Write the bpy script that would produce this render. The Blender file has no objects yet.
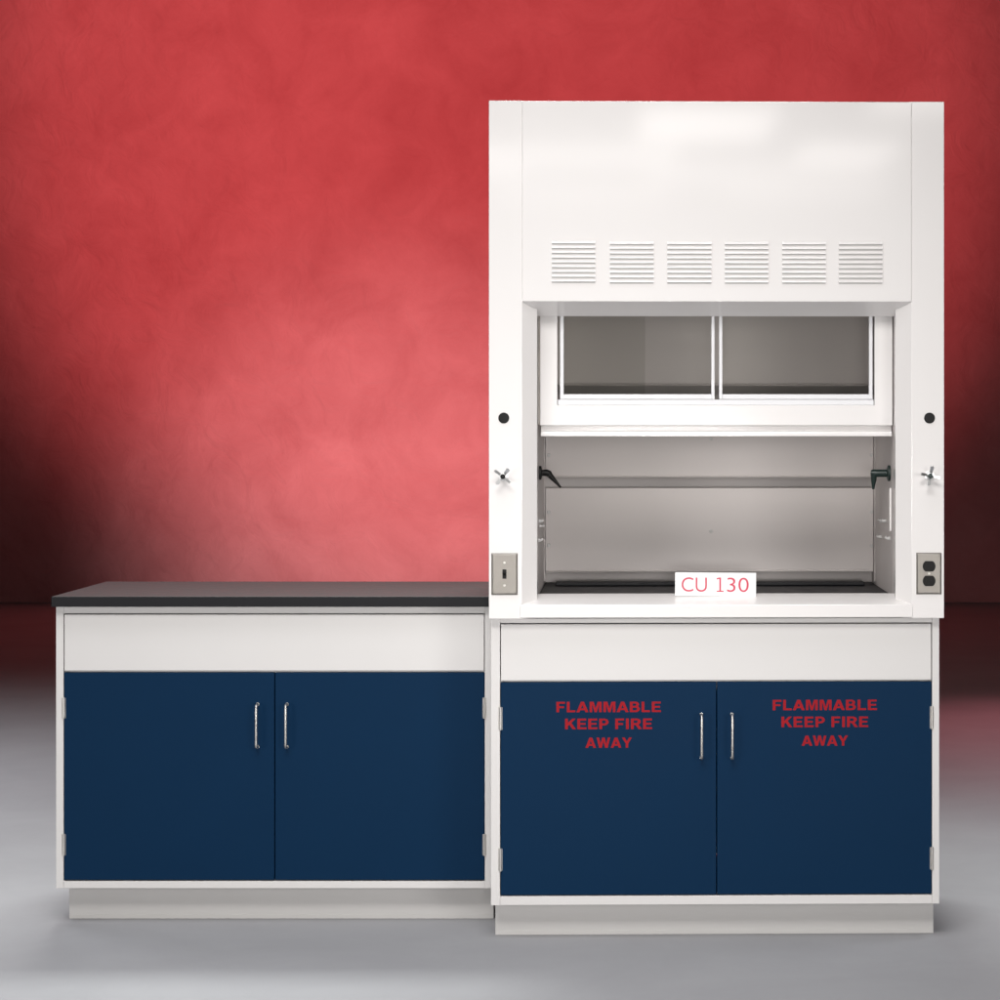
import bpy, bmesh, math, random
from mathutils import Vector, Matrix
random.seed(4)
scene = bpy.context.scene
C = scene.collection
R = math.radians

# ------------------------------------------------------------------ camera
CX, CZ, D, S = 0.0, 1.382, 6.8, 374.0          # camera x, eye height, distance to hood front, px per metre there
cam = bpy.data.cameras.new('camera'); camo = bpy.data.objects.new('camera', cam); C.objects.link(camo)
camo.location = (CX, -D, CZ); camo.rotation_euler = (R(90), 0, 0)
cam.sensor_width = 36; cam.lens = 36 * S * D / 1000.0
cam.shift_x = -0.180; cam.shift_y = -0.076
cam.clip_start = 0.1; cam.clip_end = 200
scene.camera = camo
scene.render.resolution_x = 1024; scene.render.resolution_y = 1024

# ------------------------------------------------------------------ world (dark studio)
w = bpy.data.worlds.new('World'); scene.world = w; w.use_nodes = True
w.node_tree.nodes['Background'].inputs[0].default_value = (1, .97, .95, 1)
w.node_tree.nodes['Background'].inputs[1].default_value = 0.007
vs = scene.view_settings
vs.view_transform = 'Standard'; vs.look = 'None'; vs.exposure = 0; vs.gamma = 1; vs.use_curve_mapping = False

# ------------------------------------------------------------------ lamps
def aim(o, t):
    o.rotation_euler = (Vector(t) - o.location).to_track_quat('-Z', 'Y').to_euler()
def area(name, loc, target, sx, sy, power, color=(1, 1, 1), spread=180):
    l = bpy.data.lights.new(name, 'AREA'); l.shape = 'RECTANGLE'; l.size = sx; l.size_y = sy
    l.energy = power; l.color = color; l.spread = R(spread)
    o = bpy.data.objects.new(name, l); C.objects.link(o); o.location = loc; aim(o, target); return o
def spot(name, loc, target, power, cone, color=(1, 1, 1), blend=1.0, rad=.25):
    l = bpy.data.lights.new(name, 'SPOT'); l.energy = power; l.color = color
    l.spot_size = R(cone); l.spot_blend = blend; l.shadow_soft_size = rad
    o = bpy.data.objects.new(name, l); C.objects.link(o); o.location = loc; aim(o, target); return o
WARM = (1, .975, .95)
area('key_lamp', (-.7, -4.0, 4.5), (-.15, .1, 0.6), 3.4, 1.2, 35, WARM, 74)
area('fill_lamp_left', (-5.2, -6.8, 1.35), (-.4, 0, .8), 2.2, 1.4, 11.5, WARM, 50)  # unseen side fills, added to brighten the fronts and the hood interior
area('fill_lamp_right', (3.9, -6.8, 1.35), (-.5, 0, .8), 2.2, 1.4, 11.5, WARM, 50)
area('low_fill_lamp', (.2, -7.1, 1.08), (-.35, 0, .95), .9, .34, 5.4, WARM, 44)  # unseen fill added to even out the hood interior
area('top_fill', (-.9, 3.0, 4.6), (-.7, 0.0, .4), 3.0, .8, 46, (.97, 1, .97), 70)  # unseen back light added to put gloss on the countertop
# ceiling fittings behind the camera: their soft reflections show in the gloss of the hood
for (x, y, sx_, sy_, p) in [(.56, -9.5, .85, 1.7, 16), (-.09, -11.4, 1.1, 1.6, 11), (1.65, -11.4, .7, 1.8, 12), (.83, -12.7, 1.1, 1.8, 8), (-.2, -14.5, 1.4, 1.6, 8), (1.6, -14, 1.3, 1.6, 9), (-.95, -11.8, .6, 2.2, 9), (1.9, -8.2, .8, 1.2, 8)]:
    o_ = area('ceiling_tube_lamp', (x, y, 3.3), (x, y, 0), sx_, sy_, p * 1.7, (1, .95, .92), 180); o_.rotation_euler = (0, 0, 0)
# unseen lamps added to give the backdrop its red and pale pools
spot('backdrop_red_fill', (-1.45, 5.0, 3.75), (-1.45, 12.9, 4.05), 2150, 64, (1, .26, .27), .5, .3)
spot('backdrop_corner_fill', (-4.0, 6.0, 5.4), (-4.3, 12.9, 3.9), 360, 50, (1, .34, .35), 1.0, .3)
spot('backdrop_glow_fill', (-2.0, 8.0, .38), (-2.05, 12.9, .5), 600, 61, (1, 1, 1), 1.0, .1)  # added uplight hidden behind the left cabinet, for the pale pool
spot('floor_red_fill', (2.1, 6.0, 3.9), (2.1, 4.3, 0), 300, 60, (1, .25, .3), 1.0, .3)  # unseen spot added for the red spill over the floor
area('floor_fill_left', (-3.6, 2.4, 4.4), (-3.4, 2.7, 0), 1.5, 1.2, 47, (.96, .97, 1), 90)  # unseen overhead fills from here on, added to grade the floor
area('floor_fill_front_left', (-3.2, -.8, 4.4), (-3.0, -.6, 0), 1.5, 1.0, 9, (.96, .97, 1), 70)
area('floor_fill_right', (2.6, 0.9, 4.4), (2.5, 1.7, 0), 1.2, 1.0, 27, (.96, .97, 1), 80)
area('floor_fill_front', (-.8, -1.5, 4.6), (-.8, -1.2, 0), 3.0, 1.2, 20, (.96, .97, 1), 75)

# ------------------------------------------------------------------ materials
def nodes_of(name):
    m = bpy.data.materials.new(name); m.use_nodes = True
    nt = m.node_tree; b = nt.nodes['Principled BSDF']; return m, nt, b
def mat(name, col, rough=.4, metal=0, spec=.5, coat=0, coat_rough=.1, var=.05, nscale=6, bump=.02, bscale=180, aniso=None):
    m, nt, b = nodes_of(name)
    tc = nt.nodes.new('ShaderNodeTexCoord')
    n = nt.nodes.new('ShaderNodeTexNoise'); n.inputs['Scale'].default_value = nscale; n.inputs['Detail'].default_value = 5
    nt.links.new(tc.outputs['Object'], n.inputs['Vector'])
    mx = nt.nodes.new('ShaderNodeMix'); mx.data_type = 'RGBA'
    mx.inputs[6].default_value = tuple(c * (1 - var) for c in col) + (1,)
    mx.inputs[7].default_value = tuple(min(1, c * (1 + var)) for c in col) + (1,)
    nt.links.new(n.outputs['Fac'], mx.inputs[0]); nt.links.new(mx.outputs[2], b.inputs['Base Color'])
    mr = nt.nodes.new('ShaderNodeMapRange'); mr.inputs['To Min'].default_value = max(.02, rough * .85); mr.inputs['To Max'].default_value = rough * 1.15
    nt.links.new(n.outputs['Fac'], mr.inputs['Value']); nt.links.new(mr.outputs[0], b.inputs['Roughness'])
    b.inputs['Metallic'].default_value = metal; b.inputs['Specular IOR Level'].default_value = spec
    b.inputs['Coat Weight'].default_value = coat; b.inputs['Coat Roughness'].default_value = coat_rough
    n2 = nt.nodes.new('ShaderNodeTexNoise'); n2.inputs['Scale'].default_value = bscale; n2.inputs['Detail'].default_value = 2
    if aniso:
        mp = nt.nodes.new('ShaderNodeMapping'); mp.inputs['Scale'].default_value = aniso
        nt.links.new(tc.outputs['Object'], mp.inputs[0]); nt.links.new(mp.outputs[0], n2.inputs['Vector'])
    else:
        nt.links.new(tc.outputs['Object'], n2.inputs['Vector'])
    bp = nt.nodes.new('ShaderNodeBump'); bp.inputs['Strength'].default_value = bump * 5; bp.inputs['Distance'].default_value = .0005
    nt.links.new(n2.outputs['Fac'], bp.inputs['Height']); nt.links.new(bp.outputs[0], b.inputs['Normal'])
    return m
M = {}
M['enamel'] = mat('white_enamel', (.81, .785, .775), .34, coat=1, coat_rough=.07, var=.01, nscale=2.5, bump=.012, bscale=7)
M['enamel_cab'] = mat('white_cabinet_paint', (.66, .645, .635), .42, var=.015, nscale=3, bump=.03, bscale=120)
M['blue'] = mat('blue_door_paint', (.0012, .0205, .058), .5, spec=.09, var=.05, nscale=5, bump=.05, bscale=260)
M['liner'] = mat('grey_white_liner', (.62, .575, .56), .5, var=.03, nscale=4, bump=.05, bscale=90)
M['epoxy'] = mat('black_epoxy', (.006, .006, .008), .5, spec=.28, var=.15, nscale=30, bump=.05, bscale=300)
M['black'] = mat('black_plastic', (.006, .0055, .0055), .45, spec=.25, var=.1)
M['green'] = mat('dark_green_fitting', (.008, .022, .019), .3, var=.1)
M['steel'] = mat('brushed_steel', (.30, .28, .255), .40, metal=.75, var=.05, nscale=20, bump=.06, aniso=(400, 400, 8))
M['nickel'] = mat('satin_nickel', (.62, .60, .57), .36, metal=1, var=.04, bump=0)
M['chrome'] = mat('chrome', (.85, .85, .85), .3, metal=1, var=.02)
M['alu'] = mat('bright_aluminium', (.70, .70, .72), .42, metal=.25, var=.02)
M['red'] = mat('red_lettering', (.32, .008, .015), .6, spec=.15, var=.06)
M['toe'] = mat('shaded_toe_white', (.53, .52, .51), .5, var=.02)  # cabinet white with the shade of the recess put into its colour
M['card'] = mat('white_card', (.88, .88, .88), .7, var=.01)
M['pink'] = mat('pink_marker', (.62, .06, .11), .6, var=.06)
M['seam'] = mat('seam_shadow_gap', (.56, .55, .54), .6, var=.02)

def glass_mat():
    m, nt, b = nodes_of('sash_glass'); nt.nodes.remove(b)
    out = nt.nodes['Material Output']
    t = nt.nodes.new('ShaderNodeBsdfTransparent'); t.inputs[0].default_value = (.97, .97, .96, 1)
    g = nt.nodes.new('ShaderNodeBsdfGlossy'); g.inputs['Roughness'].default_value = .03
    f = nt.nodes.new('ShaderNodeFresnel'); f.inputs[0].default_value = 1.45
    n = nt.nodes.new('ShaderNodeTexNoise'); n.inputs['Scale'].default_value = 3
    mr = nt.nodes.new('ShaderNodeMapRange'); mr.inputs['To Min'].default_value = .02; mr.inputs['To Max'].default_value = .05
    nt.links.new(n.outputs['Fac'], mr.inputs['Value']); nt.links.new(mr.outputs[0], g.inputs['Roughness'])
    mx = nt.nodes.new('ShaderNodeMixShader')
    nt.links.new(f.outputs[0], mx.inputs[0]); nt.links.new(t.outputs[0], mx.inputs[1]); nt.links.new(g.outputs[0], mx.inputs[2])
    nt.links.new(mx.outputs[0], out.inputs['Surface']); return m
M['glass'] = glass_mat()

def backdrop_mat(name, cA, cB, bump, rough):
    m, nt, b = nodes_of(name)
    tc = nt.nodes.new('ShaderNodeTexCoord')
    n1 = nt.nodes.new('ShaderNodeTexNoise'); n1.inputs['Scale'].default_value = 1.7; n1.inputs['Detail'].default_value = 7; n1.inputs['Roughness'].default_value = .62
    n1.inputs['Distortion'].default_value = .5
    nt.links.new(tc.outputs['Object'], n1.inputs['Vector'])
    cr = nt.nodes.new('ShaderNodeValToRGB'); cr.color_ramp.elements[0].position = .3; cr.color_ramp.elements[1].position = .7
    cr.color_ramp.elements[0].color = cA + (1,); cr.color_ramp.elements[1].color = cB + (1,)
    nt.links.new(n1.outputs['Fac'], cr.inputs[0]); nt.links.new(cr.outputs[0], b.inputs['Base Color'])
    n2 = nt.nodes.new('ShaderNodeTexNoise'); n2.inputs['Scale'].default_value = 4.5; n2.inputs['Detail'].default_value = 8; n2.inputs['Distortion'].default_value = 1.0
    nt.links.new(tc.outputs['Object'], n2.inputs['Vector'])
    bp = nt.nodes.new('ShaderNodeBump'); bp.inputs['Strength'].default_value = bump; bp.inputs['Distance'].default_value = .05
    nt.links.new(n2.outputs['Fac'], bp.inputs['Height']); nt.links.new(bp.outputs[0], b.inputs['Normal'])
    b.inputs['Roughness'].default_value = rough; b.inputs['Specular IOR Level'].default_value = .2
    return m
M['wall'] = backdrop_mat('painted_red_plaster', (.475, .145, .15), (.59, .21, .215), .5, .9)
M['floor'] = backdrop_mat('grey_floor', (.32, .32, .335), (.36, .36, .375), .05, .75)

# ------------------------------------------------------------------ builders
class MB:
    def __init__(s): s.bm = bmesh.new()
    def box(s, x0, x1, y0, y1, z0, z1):
        x0, x1 = sorted((x0, x1)); y0, y1 = sorted((y0, y1)); z0, z1 = sorted((z0, z1))
        v = [s.bm.verts.new(p) for p in [(x0,y0,z0),(x1,y0,z0),(x1,y1,z0),(x0,y1,z0),(x0,y0,z1),(x1,y0,z1),(x1,y1,z1),(x0,y1,z1)]]
        for f in [(0,3,2,1),(4,5,6,7),(0,1,5,4),(1,2,6,5),(2,3,7,6),(3,0,4,7)]: s.bm.faces.new([v[i] for i in f])
        return s
    def prism(s, pts, axis, a, b):
        """pts: outline in the two other axes, extruded from a to b along axis"""
        def P(p, t):
            return {'x': (t, p[0], p[1]), 'y': (p[0], t, p[1]), 'z': (p[0], p[1], t)}[axis]
        A = [s.bm.verts.new(P(p, a)) for p in pts]; B = [s.bm.verts.new(P(p, b)) for p in pts]
        fs = [s.bm.faces.new(A), s.bm.faces.new(B[::-1])]
        n = len(pts)
        for i in range(n): fs.append(s.bm.faces.new([A[i], B[i], B[(i+1) % n], A[(i+1) % n]]))
        bmesh.ops.recalc_face_normals(s.bm, faces=fs); return s
    def tube(s, pts, rad, seg=14, rads=None):
        pts = [Vector(p) for p in pts]; rings = []
        for i, p in enumerate(pts):
            d = (pts[min(i+1, len(pts)-1)] - pts[max(i-1, 0)]).normalized()
            u = d.orthogonal().normalized() if i == 0 else (u - d * u.dot(d)).normalized()
            v = d.cross(u); r = rads[i] if rads else rad
            rings.append([s.bm.verts.new(p + (u * math.cos(2*math.pi*k/seg) + v * math.sin(2*math.pi*k/seg)) * r) for k in range(seg)])
        fs = [s.bm.faces.new(rings[0][::-1]), s.bm.faces.new(rings[-1])]
        for a, b in zip(rings, rings[1:]):
            for k in range(seg): fs.append(s.bm.faces.new([a[k], a[(k+1) % seg], b[(k+1) % seg], b[k]]))
        bmesh.ops.recalc_face_normals(s.bm, faces=fs); return s
    def build(s, name, m, parent=None, bevel=.0012, loc=(0,0,0), smooth=True):
        me = bpy.data.meshes.new(name); s.bm.to_mesh(me); s.bm.free()
        me.materials.append(M[m] if isinstance(m, str) else m)
        o = bpy.data.objects.new(name, me); C.objects.link(o); o.location = loc
        if parent: o.parent = parent
        if smooth: me.shade_smooth(); me.set_sharp_from_angle(angle=R(32))
        if bevel:
            b = o.modifiers.new('bevel', 'BEVEL'); b.width = bevel; b.segments = 2; b.limit_method = 'ANGLE'; b.angle_limit = R(25); b.harden_normals = True
        return o
def empty(name, loc, rz, label, cat, group=None):
    o = bpy.data.objects.new(name, None); C.objects.link(o); o.location = loc; o.rotation_euler = (0, 0, rz)
    o['label'] = label; o['category'] = cat
    if group: o['group'] = group
    return o
def arc(cx, cy, rx, ry, a0, a1, n=10):
    return [(cx + rx * math.cos(R(a0 + (a1 - a0) * i / n)), cy + ry * math.sin(R(a0 + (a1 - a0) * i / n))) for i in range(n + 1)]
T = .20                                       # stem width of the heavy sans capitals (cap height 1)
GLYPHS = {   # advance width, outlines (first is the letter, the others holes or further strokes)
 'F': (.78, [[(.05,0),(.27,0),(.27,.40),(.66,.40),(.66,.57),(.27,.57),(.27,.82),(.74,.82),(.74,1),(.05,1)]]),
 'L': (.76, [[(.05,0),(.72,0),(.72,.18),(.27,.18),(.27,1),(.05,1)]]),
 'A': (.94, [[(0,0),(.235,0),(.31,.20),(.63,.20),(.705,0),(.94,0),(.59,1),(.35,1)], [(.37,.37),(.57,.37),(.47,.70)]]),
 'M': (1.04, [[(.05,0),(.25,0),(.25,.78),(.43,0),(.61,0),(.79,.78),(.79,0),(.99,0),(.99,1),(.68,1),(.52,.34),(.36,1),(.05,1)]]),
 'E': (.82, [[(.05,0),(.77,0),(.77,.18),(.27,.18),(.27,.42),(.70,.42),(.70,.59),(.27,.59),(.27,.82),(.75,.82),(.75,1),(.05,1)]]),
 'K': (.92, [[(.05,0),(.27,0),(.27,.30),(.39,.43),(.64,0),(.91,0),(.54,.60),(.89,1),(.61,1),(.27,.59),(.27,1),(.05,1)]]),
 'I': (.36, [[(.07,0),(.29,0),(.29,1),(.07,1)]]),
 'W': (1.20, [[(.22,0),(.46,0),(.60,.66),(.74,0),(.98,0),(1.20,1),(.98,1),(.855,.36),(.715,1),(.485,1),(.345,.36),(.22,1),(0,1)]]),
 'Y': (.88, [[(.33,0),(.55,0),(.55,.41),(.88,1),(.63,1),(.44,.62),(.25,1),(0,1),(.33,.41)]]),
 'P': (.84, [[(.05,0),(.27,0),(.27,.36),(.45,.36)] + arc(.45,.68,.34,.32,-90,90) + [(.05,1)], [(.27,.54),(.45,.54)] + arc(.45,.685,.12,.145,-90,90) + [(.27,.83)]]),
 'R': (.92, [[(.05,0),(.27,0),(.27,.40),(.34,.40),(.45,.36),(.65,0),(.92,0),(.75,.28),(.64,.40)] + arc(.50,.715,.33,.285,-50,90) + [(.05,1)], [(.27,.57),(.47,.57)] + arc(.47,.70,.12,.13,-90,90) + [(.27,.83)]]),
 'B': (.88, [[(.05,0),(.50,0)] + arc(.50,.285,.34,.285,-90,48) + arc(.47,.745,.31,.255,-38,90) + [(.05,1)], [(.27,.17),(.48,.17)] + arc(.48,.30,.13,.13,-90,90) + [(.27,.43)], [(.27,.59),(.45,.59)] + arc(.45,.71,.11,.12,-90,90) + [(.27,.83)]]),
}
def sheet_from_curve(cu):
    ob = bpy.data.objects.new('lettering_source', cu); C.objects.link(ob)
    bpy.context.view_layer.update()
    me = bpy.data.meshes.new_from_object(ob.evaluated_get(bpy.context.evaluated_depsgraph_get()))
    bpy.data.objects.remove(ob); return me
def place_text(name, me, box, m, parent, depth):
    x0, x1, z0, z1, y = box
    co = [tuple(v.co) for v in me.vertices]
    lo = [min(c[i] for c in co) for i in range(3)]; hi = [max(c[i] for c in co) for i in range(3)]
    for v in me.vertices:
        f = [(v.co[i] - lo[i]) / (hi[i] - lo[i]) for i in range(3)]
        v.co = (x0 + f[0] * (x1 - x0), y - f[2] * depth, z0 + f[1] * (z1 - z0))
    me.name = name; me.materials.clear(); me.materials.append(M[m])
    o = bpy.data.objects.new(name, me); C.objects.link(o); o.parent = parent; return o
def bold_line(name, txt, box, m, parent, depth=.0005):
    cu = bpy.data.curves.new('lettering', 'CURVE'); cu.dimensions = '2D'; cu.fill_mode = 'BOTH'; cu.extrude = .01
    x = 0
    for ch in txt:
        if ch == ' ': x += .38; continue
        adv, outs = GLYPHS[ch]
        for pts in outs:
            sp = cu.splines.new('POLY'); sp.points.add(len(pts) - 1); sp.use_cyclic_u = True
            for i, p in enumerate(pts): sp.points[i].co = (x + p[0], p[1], 0, 1)
        x += adv + .045
    return place_text(name, sheet_from_curve(cu), box, m, parent, depth)
def font_line(name, txt, box, m, parent, depth=.0003, offset=0):
    cu = bpy.data.curves.new('lettering', 'FONT'); cu.body = txt; cu.size = 1; cu.extrude = .004; cu.offset = offset; cu.resolution_u = 6
    return place_text(name, sheet_from_curve(cu), box, m, parent, depth)

# measured drawing -> metres, for a plane y metres behind the hood front
def sc(y): return S * D / (D + y)
def Z(py, y): return CZ - (py - 424) / sc(y)
def X(px, y): return (px - 680) / sc(y)

# ------------------------------------------------------------------ setting
f = MB(); f.box(-22, 22, -16, 13.4, -.2, 0); fo = f.build('floor', 'floor', bevel=0); fo['kind'] = 'structure'
f = MB(); f.box(-22, 22, 12.9, 13.4, 0.001, 9); wo = f.build('backdrop_wall', 'wall', bevel=0); wo['kind'] = 'structure'

# ------------------------------------------------------------------ base cabinet builder (local: x to the right, y back, z up)
def hinge(x, z0, z1, y, parent):
    m = MB(); m.tube([(x, y, z0), (x, y, z1)], .0042)
    m.box(x - .0055, x + .0055, y + .001, y + .004, z0 + .001, z1 - .001)
    n = 3
    for k in range(1, n):
        z = z0 + (z1 - z0) * k / n
        m.tube([(x, y, z - .0012), (x, y, z + .0012)], .0048)
    return m.build('hinge', 'nickel', parent, bevel=.0004)
def pull(x, z0, z1, y, parent):
    r = .0038; o = .030; pts = [(x, y, z1 - .006)]
    pts += [(x, y - o + .012, z1 - .006)]
    for a in range(0, 91, 15): pts.append((x, y - o + .010 - .010 * math.sin(R(a)), z1 - .006 - .010 * (1 - math.cos(R(a)))))
    for a in range(0, 91, 15): pts.append((x, y - o + .010 - .010 * math.cos(R(a)), z0 + .006 + .010 * (1 - math.sin(R(a)))))
    pts += [(x, y, z0 + .006)]
    m = MB(); m.tube(pts, r, 16)
    for z in (z0 + .006, z1 - .006): m.tube([(x, y, z), (x, y - .003, z)], .0046)
    return m.build('handle', 'nickel', parent, bevel=0)
def cabinet(name, loc, rz, label, dims, depth, toe_in, text=None, group=None):
    """dims: x0,x1 outside; fx0,fx1 inner frame; ztop; zp1,zp0 drawer panel; zd1,zd0 doors; zf frame bottom; xm door split; toe x0,x1; handles; hinges"""
    d = dims; root = empty(name, loc, rz, label, 'cabinet', group)
    m = MB()   # carcass with its face frame
    m.box(d['x0'], d['fx0'], 0, depth, d['zf'], d['zt'])
    m.box(d['fx1'], d['x1'], 0, depth, d['zf'], d['zt'])
    m.box(d['fx0'] + .0002, d['fx1'] - .0002, .0004, depth - .002, d['zf'] + .0003, d['zd0'] - .003)
    m.box(d['fx0'] + .0002, d['fx1'] - .0002, .0004, depth - .002, d['zp1'] + .003, d['zt'] - .0003)
    m.box(d['fx0'] + .0002, d['fx1'] - .0002, depth - .012, depth - .003, d['zd0'], d['zp1'])
    m.box(d['fx0'] + .0002, d['fx1'] - .0002, .024, .05, d['zd1'] - .02, d['zd1'] + .02)
    m.build('carcass', 'enamel_cab', root, .001)
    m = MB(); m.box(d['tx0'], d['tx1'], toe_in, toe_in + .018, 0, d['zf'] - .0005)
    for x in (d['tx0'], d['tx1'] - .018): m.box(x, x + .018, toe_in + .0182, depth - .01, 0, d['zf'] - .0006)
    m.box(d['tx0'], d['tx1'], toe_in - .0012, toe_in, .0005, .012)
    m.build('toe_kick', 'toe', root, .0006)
    m = MB(); m.box(d['fx0'] + .0022, d['fx1'] - .0022, .0008, .02, d['zp0'], d['zp1']); m.build('drawer_panel', 'enamel_cab', root, .0015)
    g = .0022
    for k, (a, b) in enumerate(((d['fx0'] + .0018, d['xm'] - g / 2), (d['xm'] + g / 2, d['fx1'] - .0018))):
        m = MB(); m.box(a, b, .0004, .02, d['zd0'], d['zd1']); dr = m.build('door', 'blue', root, .0018)
        pull(d['hx'][k], d['hz'][0], d['hz'][1], 0, dr)
        for (z0, z1) in d['hinge']: hinge(a - .001 if k == 0 else b + .001, z0, z1, -.0015, dr)
        if text:
            for ln in text[k]: bold_line('warning_lettering', ln[0], ln[1:], 'red', dr)
    return root

# left cabinet
YL = .245; XL = -1.12
lx = lambda px: X(px, YL) - XL
lz = lambda py: Z(py, YL)
dL = dict(x0=lx(56), x1=lx(493), fx0=lx(63.5), fx1=lx(484.8), zt=.8765, zp1=lz(614.5), zp0=lz(670.8), zd1=lz(672.6), zd0=lz(880), zf=lz(888.4),
          xm=lx(274.7), tx0=lx(64), tx1=lx(492), hx=(lx(257.8), lx(287.2)), hz=(lz(749), lz(702)),
          hinge=((lz(718.5), lz(697.5)), (lz(855.5), lz(834))))
labL = 'low white cabinet with plain blue doors and black worktop, left of the fume hood'
cl = cabinet('base_cabinet', (XL, YL, 0), 0, labL, dL, .60, .06, group='white base cabinets with blue doors')
m = MB(); m.box((-1.735) - XL, -.521 - XL, -.03, .641, .8775, .906); m.build('countertop', 'epoxy', cl, .0022)

# hood and the cabinet below it: both turned a degree and a bit
YAW = R(1.2); XH = (717 - 680) / S
def hX(px, y): return X(px, y) + math.sin(YAW) * y - XH
YR = .03
rx = lambda px: hX(px, YR)
rz_ = lambda py: Z(py, YR)
def tl(cx, base):
    out = []
    for (s, wd, y0, y1) in (('FLAMMABLE', 104.5, 701.2, 711.6), ('KEEP FIRE', 87, 718, 728.6), ('AWAY', 46.5, 737, 747.2)):
        out.append((s, rx(cx - wd / 2), rx(cx + wd / 2), rz_(y1 + base), rz_(y0 + base), .0003))
    return out
dR = dict(x0=rx(491.2), x1=rx(939.8), fx0=rx(500.3), fx1=rx(932.6), zt=.8605, zp1=rz_(624), zp0=rz_(680.3), zd1=rz_(682), zd0=rz_(894.4), zf=rz_(904.6),
          xm=rx(716.7), tx0=rx(494.5), tx1=rx(936.5), hx=(rx(701.5), rx(732)), hz=(rz_(760), rz_(712)),
          hinge=((rz_(729.5), rz_(706.5)), (rz_(870.5), rz_(847.5))))
labR = 'white cabinet under the fume hood, its blue doors lettered FLAMMABLE KEEP FIRE AWAY in red'
loc = Vector((XH, 0, 0)) + Matrix.Rotation(YAW, 3, 'Z') @ Vector((0, YR, 0))
cr = cabinet('base_cabinet', loc, YAW, labR, dR, .66, .06, text=(tl(608.7, .3), tl(825, -1.2)), group='white base cabinets with blue doors')

# ------------------------------------------------------------------ fume hood (local origin: centre of its front edge, z measured from its underside)
Z0 = .862
hood = empty('fume_hood', (XH, 0, Z0), YAW, 'tall white fume hood with glass sash and vent slots above red-lettered blue doors', 'fume hood')
def hz(py, y=0): return Z(py, y) - Z0
BOT, TOP = 0.0, hz(101.2)
xo0, xo1 = hX(489.2, 0), hX(944.6, 0)
xc0, xc1 = hX(522, 0), hX(912.2, 0)
CH = .060                                     # depth of the splayed reveal
xi0, xi1 = hX(537.3, .030), hX(895.8, .030)
DEP = .76
for sgn, xo, xc, xi in ((1, xo0, xc0, xi0), (-1, xo1, xc1, xi1)):
    m = MB(); a = .0
    m.prism([(xo, 0), (xc, 0), (xi, .030), (xi, CH + .014), (xo + sgn * .002, CH + .014)], 'z', BOT, TOP)
    m.box(xo + sgn * .0005, xo + sgn * .0025, CH + .0145, DEP, BOT, TOP - .001)
    m.build('side_post', 'enamel', hood, .0016)
# front panel with splayed underside
zu, zb = hz(301.5), hz(316.5, CH)
m = MB(); m.prism([(-.003, TOP - .001), (-.003, zu), (.0, zu - .0015), (CH - .0006, zb), (CH - .0006, zb + .012), (.018, zu + .025), (.018, TOP - .001)], 'x', xc0 + .0012, xc1 - .0012)
fp = m.build('front_panel', 'enamel', hood, .0016)
for k, (a, b) in enumerate(((551.8, 595.5), (609.8, 653.8), (667, 711.5), (724.6, 768.4), (782, 826), (838.6, 882.8))):
    m = MB(); dz = -.7 if k == 0 else 0
    for i in range(9):
        c = hz(244 + dz + 4.78 * i)
        m.prism([(-.0034, c + .0056), (-.0040, c + .0054), (-.0080, c + .0006), (-.0082, c - .0004), (-.0074, c - .0008), (-.0034, c + .0002)], 'x', hX(a, 0), hX(b, 0))
    v = m.build('vent_louvre', 'enamel', fp, .0)
    m = MB()
    for i in range(9):
        c = hz(244 + dz + 4.78 * i)
        m.box(hX(a, 0) + .001, hX(b, 0) - .001, -.0036, -.0032, c - .0046, c + .0006)
    m.build('vent_slot', 'seam', fp, .0)
# top, back, liner
m = MB(); m.box(xo0 + .004, xo1 - .004, .019, DEP - .003, TOP - .012, TOP - .004); m.box(xo0 + .004, xo1 - .004, DEP - .002, DEP + .006, BOT, TOP - .004); m.build('casing', 'enamel', hood)
ZW = Z(583.5, .62) - Z0                       # work surface level
m = MB()
for xi, sg in ((xi0, -1), (xi1, 1)):
    m.box(xi, xi + sg * .006, CH + .016, .70, ZW - .03, TOP - .10)
m.box(xi0 - .005, xi1 + .005, .692, .70, ZW - .03, TOP - .10)
m.box(xi0 - .005, xi1 + .005, CH + .03, .70, TOP - .099, TOP - .092)
lin = m.build('liner', 'liner', hood, .001)
YB = .60
def disc(x, y, z, r, t, m_, name, parent, mat_, seg=20):
    mm = MB(); mm.tube([(x, y, z), (x, y - t * .6, z), (x, y - t, z)], r, seg, rads=[r, r, r * .8]); return mm.build(name, mat_, parent, 0)
for (p1, p0) in ((250, 386), (394.5, 478), (488, 572.5)):
    m = MB(); z0, z1 = hz(p0, YB), hz(p1, YB)
    m.box(xi0 + .004, xi1 - .004, YB, YB + .006, z0, z1)
    m.box(xi0 + .004, xi1 - .004, YB + .0062, YB + .024, z0, z0 + .004)
    m.prism([(YB - .0005, z0 + .0005), (YB - .004, z0 + .0045), (YB - .0005, z0 + .008)], 'x', xi0 + .004, xi1 - .004)
    bf = m.build('baffle_panel', 'liner', hood, .001)
    for (sx, sy) in ((549, 455), (549, 512), (549, 545), (872, 455), (872, 512), (872, 546), (711, 531), (711, 438.8)):
        if p1 < sy < p0: disc(hX(sx, YB), YB, hz(sy, YB), .0055, .003, None, 'screw', bf, 'seam')
# corner angle strips of the baffle
for x, sg in ((xi0, 1), (xi1, -1)):
    m = MB(); m.box(x + sg * .0004, x + sg * .003, YB - .022, YB - .002, ZW + .01, TOP - .12); m.build('baffle_bracket', 'liner', hood, .0006)
m = MB(); m.box(xi0 + .0005, xi1 - .0005, CH + .03, .69, ZW - .02, ZW); ws = m.build('work_surface', 'epoxy', hood, .002)
m = MB(); m.box(hX(556, .56), hX(863, .56), .50, .56, ZW + .0005, ZW + .011); m.build('spill_lip', 'epoxy', ws, .003)
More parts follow.
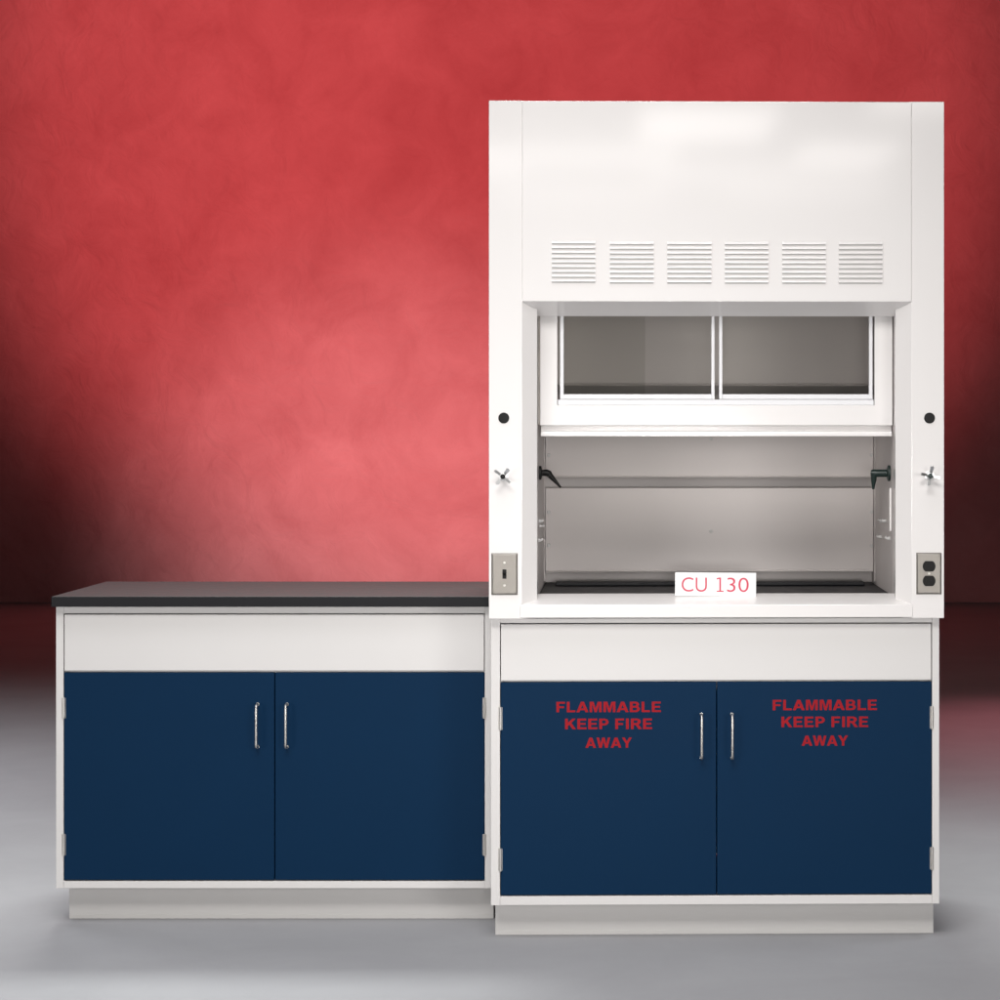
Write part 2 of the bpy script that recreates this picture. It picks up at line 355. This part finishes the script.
# air foil sill
m = MB(); zl1, zs = hz(604.8), hz(594, CH)
m.prism([(-.002, BOT + .002), (-.002, zl1), (CH, zs), (CH + .03, zs), (CH + .03, zs - .03), (.03, BOT + .001)], 'x', xc0 - .006, xc1 + .003)
m.build('sill', 'enamel', hood, .0022)

# sash
YS = .083
sash = None
def sx(px, y=YS): return hX(px, y)
def szz(py, y=YS): return hz(py, y)
m = MB(); zt = hz(296, YS)
m.prism([(sx(540.3), zt), (sx(540.3), szz(425.5)), (sx(892.8), szz(425.5)), (sx(892.8), zt), (sx(874.8), zt), (sx(874.8), szz(405.2)), (sx(557.4), szz(405.2)), (sx(557.4), zt)], 'y', YS, YS + .02)
m.box(sx(540.3), sx(892.8), YS + .001, YS + .02, zt + .0003, zt + .04)
m.prism([(YS + .017, szz(425.5) - .0004), (YS + .017, szz(430.5)), (YS + .003, szz(431.6)), (YS + .001, szz(433)), (YS + .001, szz(436.3)), (YS + .022, szz(436.3)), (YS + .022, szz(425.5) - .0004)], 'x', sx(541), sx(892.3))
sash = m.build('sash', 'enamel', hood, .0012)
m = MB(); m.box(sx(558), sx(874.3), YS + .004, YS + .018, szz(405.2) + .0005, szz(399.6)); 
m.build('sash_track', 'alu', sash, .0006)
def pane(a, b, y, bl, br):
    m = MB(); zb0, zb1 = szz(399.4) + .0005, szz(394.2)
    m.box(a, a + bl, y, y + .010, zb0, zt); m.box(b - br, b, y, y + .010, zb0, zt)
    m.box(a + bl + .0002, b - br - .0002, y + .0004, y + .0096, zb0 + .0002, zb1)
    m.build('pane_frame', 'alu', sash, .0005)
    m = MB(); m.box(a + bl - .001, b - br + .001, y + .004, y + .007, zb1 - .001, zt); m.build('glass_pane', 'glass', sash, 0)
pane(sx(560.2), sx(714.6), YS + .006, .0095, .0085)
pane(sx(719.2), sx(873), YS + .006, .0085, .0095)
m = MB(); m.box(sx(563), sx(645), YS + .0205, YS + .0235, szz(398), zt); m.build('glass_pane', 'glass', sash, 0)
# sash guide channels at both sides, dark gap between post and sash
for a, b in ((xi0 + .001, sx(540.3) - .001), (sx(892.8) + .001, xi1 - .001)):
    m = MB(); m.box(a, b, YS + .012, YS + .03, szz(425), zt + .05); m.box(a, b, YS + .002, YS + .012, szz(424), szz(408)); m.build('sash_guide', 'steel', hood, .0004)

# black hole plugs and valve handles on the posts
for px, py in ((504.0, 418), (930, 418)):
    m = MB(); x, z = hX(px, 0), hz(py)
    m.tube([(x, .001, z), (x, -.0015, z), (x, -.0032, z), (x, -.0036, z)], .0135, 32, rads=[.0145, .0145, .0128, .008]); m.build('hole_plug', 'black', hood, 0)
def valve(px, py, rot, hubmat):
    x, z = hX(px, -.03), hz(py, -.03)
    m = MB(); m.tube([(x, 0, z), (x, -.004, z), (x, -.005, z), (x, -.026, z)], .008, 24, rads=[.013, .013, .007, .007]); v = m.build('valve', 'chrome', hood, .0004)
    m = MB()
    for k in range(4):
        a = rot + k * math.pi / 2; c, s_ = math.cos(a), math.sin(a)
        p = [(-.0035, .004), (.0035, .004), (.0042, .014), (.0054, .021), (.0046, .0255), (0, .0275), (-.0046, .0255), (-.0054, .021), (-.0042, .014)] if k % 2 == 0 else [(-.003, .004), (.003, .004), (.0032, .014), (.004, .021), (.003, .0265), (-.003, .0265), (-.004, .021), (-.0032, .014)]
        n0 = len(m.bm.verts)
        A = []; B = []
        for (u, r_) in p:
            lift = -.010 * max(0, (r_ - .01) / .017)
            A.append(m.bm.verts.new((x + c * r_ - s_ * u, -.024 + lift, z + s_ * r_ + c * u)))
            B.append(m.bm.verts.new((x + c * r_ - s_ * u, -.0205 + lift, z + s_ * r_ + c * u)))
        fs = [m.bm.faces.new(A), m.bm.faces.new(B[::-1])]
        for i in range(len(p)): j = (i + 1) % len(p); fs.append(m.bm.faces.new([A[i], B[i], B[j], A[j]]))
        bmesh.ops.recalc_face_normals(m.bm, faces=fs)
    m.build('valve_handle', 'chrome', v, .0006)
    m = MB(); m.tube([(x, -.0195, z), (x, -.029, z), (x, -.031, z)], .0085, 24, rads=[.0066, .0066, .0045]); m.build('valve_cap', hubmat, v, 0)
valve(503, 476.5, R(52), 'black')
valve(931, 476, R(78), 'green')

# wall plates
def plate_obj(name, px0, px1, py0, py1):
    m = MB(); x0, x1, z0, z1 = hX(px0, 0), hX(px1, 0), hz(py1), hz(py0); e = .0042
    lay = [(0, .0005), (.0008, -.003), (e, -.0062)]
    rs = [[m.bm.verts.new(p) for p in [(x0 + i, y, z0 + i), (x1 - i, y, z0 + i), (x1 - i, y, z1 - i), (x0 + i, y, z1 - i)]] for i, y in lay]
    fs = [m.bm.faces.new(rs[2]), m.bm.faces.new(rs[0][::-1])]
    for a, b in zip(rs, rs[1:]):
        for i in range(4): j = (i + 1) % 4; fs.append(m.bm.faces.new([a[i], a[j], b[j], b[i]]))
    bmesh.ops.recalc_face_normals(m.bm, faces=fs)
    return m.build(name, 'steel', hood, .0008), (x0 + x1) / 2, (z0 + z1) / 2
sp, x, z = plate_obj('switch_plate', 491.6, 518, 552.8, 594.6)
m = MB(); m.box(x - .0052, x + .0052, -.0068, -.006, z - .0125, z + .0125); m.build('switch_slot', 'black', sp, .0003)
m = MB(); m.prism([(-.0066, z - .004), (-.0066, z + .007), (-.016, z + .0095), (-.0165, z + .0035)], 'x', x - .0036, x + .0036); m.build('toggle', 'black', sp, .001)
for dz in (-.0302, .0302): disc(x, -.006, z + dz, .0034, .0014, None, 'screw', sp, 'nickel')
op, x, z = plate_obj('outlet_plate', 916.6, 942, 552.8, 594.6)
for dz in (.0195, -.0195):
    m = MB(); pts = []
    for k in range(48):
        a = 2 * math.pi * k / 48; pts.append((x + .0172 * math.cos(a), z + dz + max(-.0140, min(.0140, .0172 * math.sin(a)))))
    m.prism(pts, 'y', -.006, -.0085); rc = m.build('receptacle', 'black', op, .0006)
    m = MB()
    for ox in (-.0063, .0063): m.box(x + ox - .001, x + ox + .001, -.0089, -.0084, z + dz - .001, z + dz + .0075)
    m.tube([(x, -.0084, z + dz - .0075), (x, -.0089, z + dz - .0075)], .0023, 12); m.build('socket_slots', 'black', rc, 0)
disc(x, -.006, z, .0032, .0014, None, 'screw', op, 'nickel')

# gas nozzles on the inner walls
def nz(px, py, y): return (hX(px, y), y, hz(py, y))
y = .17
m = MB(); a = nz(537.6, 472.8, y); xw = xi0 + .0005
m.tube([(xw, y, a[2]), (xw + .006, y, a[2]), (xw + .008, y, a[2])], .02, 24, rads=[.019, .019, .012])
p1 = nz(547, 472.8, y); p2 = nz(550, 475, y); p3 = nz(561, 487.5, y)
m.tube([(xw + .007, y, a[2]), p1, ((p1[0] + p2[0]) / 2 + .001, y, (p1[2] + p2[2]) / 2 + .001), p2], .0095, 18, rads=[.0085, .0095, .0095, .0085])
m.tube([p2, tuple(Vector(p2).lerp(Vector(p3), .5)), p3], .006, 16, rads=[.0078, .0052, .0026]); m.build('gas_nozzle', 'black', hood, 0)
m = MB(); a = nz(895, 473.3, y); xw = xi1 - .0005; zc = a[2]
m.tube([(xw, y, zc), (xw - .006, y, zc), (xw - .009, y, zc)], .02, 28, rads=[.022, .022, .014])
c = nz(874, 473.3, y)
m.tube([(xw - .008, y, zc), (c[0] + .012, y, zc), (c[0] - .002, y, zc), (c[0] - .008, y, zc)], .01, 20, rads=[.0105, .0105, .0105, .0085])
m.tube([(c[0], y, zc + .002), (c[0], y, zc - .020), (c[0] - .001, y, zc - .034), (c[0] - .001, y, zc - .044)], .008, 18, rads=[.0092, .0075, .0048, .0034])
m.build('gas_nozzle', 'green', hood, 0)
# small hooks and a conduit strip on the inner walls
m = MB(); m.box(xi1 - .0052, xi1 - .0002, .13, .155, hz(531, .14), hz(488, .14)); m.build('wall_conduit', 'enamel', hood, .001)
for (yy, py) in ((.36, 521), (.27, 521), (.17, 538.5), (.40, 537)):
    m = MB(); z = hz(py, yy); m.tube([(xi1 - .0003, yy, z), (xi1 - .010, yy, z), (xi1 - .014, yy, z + .004)], .0035, 12, rads=[.006, .0035, .0045]); m.build('wall_hook', 'seam', hood, 0)
for (yy, py) in ((.15, 521), (.22, 526), (.12, 540)):
    m = MB(); z = hz(py, yy); m.tube([(xi0 + .0003, yy, z), (xi0 + .009, yy, z), (xi0 + .013, yy, z + .004)], .0035, 12, rads=[.006, .0035, .0045]); m.build('wall_hook', 'seam', hood, 0)

# ------------------------------------------------------------------ price card on the sill
yc = .046
Rz = Matrix.Rotation(YAW, 3, 'Z')
base = Vector((hX(715.5, yc), yc, 0)); bw = Rz @ base + Vector((XH, 0, 0))
card = empty('name_card', (bw.x, bw.y, Z(596.2, yc)), YAW, 'small white paper card with pink number standing on the sill of the fume hood', 'card')
card.rotation_euler = (R(-4), R(.5), YAW)
wc = 81 / sc(yc) / 2; hc = 23.6 / sc(yc)
m = MB(); m.box(-wc, wc, 0, .0020, .0, hc); m.build('paper', 'card', card, 0)
GLYPHS['1'] = (.5, [[(0,0),(.46,0),(.46,.085),(.285,.085),(.285,1),(.18,1),(0,.955),(0,.865),(.175,.905),(.175,.085),(0,.085)]])
bold_line('number_lettering', '1', ((716.6 - 715.5) / sc(yc), (723.6 - 715.5) / sc(yc), 4.4 / S, 18.8 / S, -.0002), 'pink', card, .0003)
for t_, a, b in (('CU', 681.5, 706.8), ('30', 727, 748.7)):
    font_line('number_lettering', t_, ((a - 715.5) / sc(yc), (b - 715.5) / sc(yc), 4.4 / S, 18.8 / S, -.0002), 'pink', card, .0003, -.006)
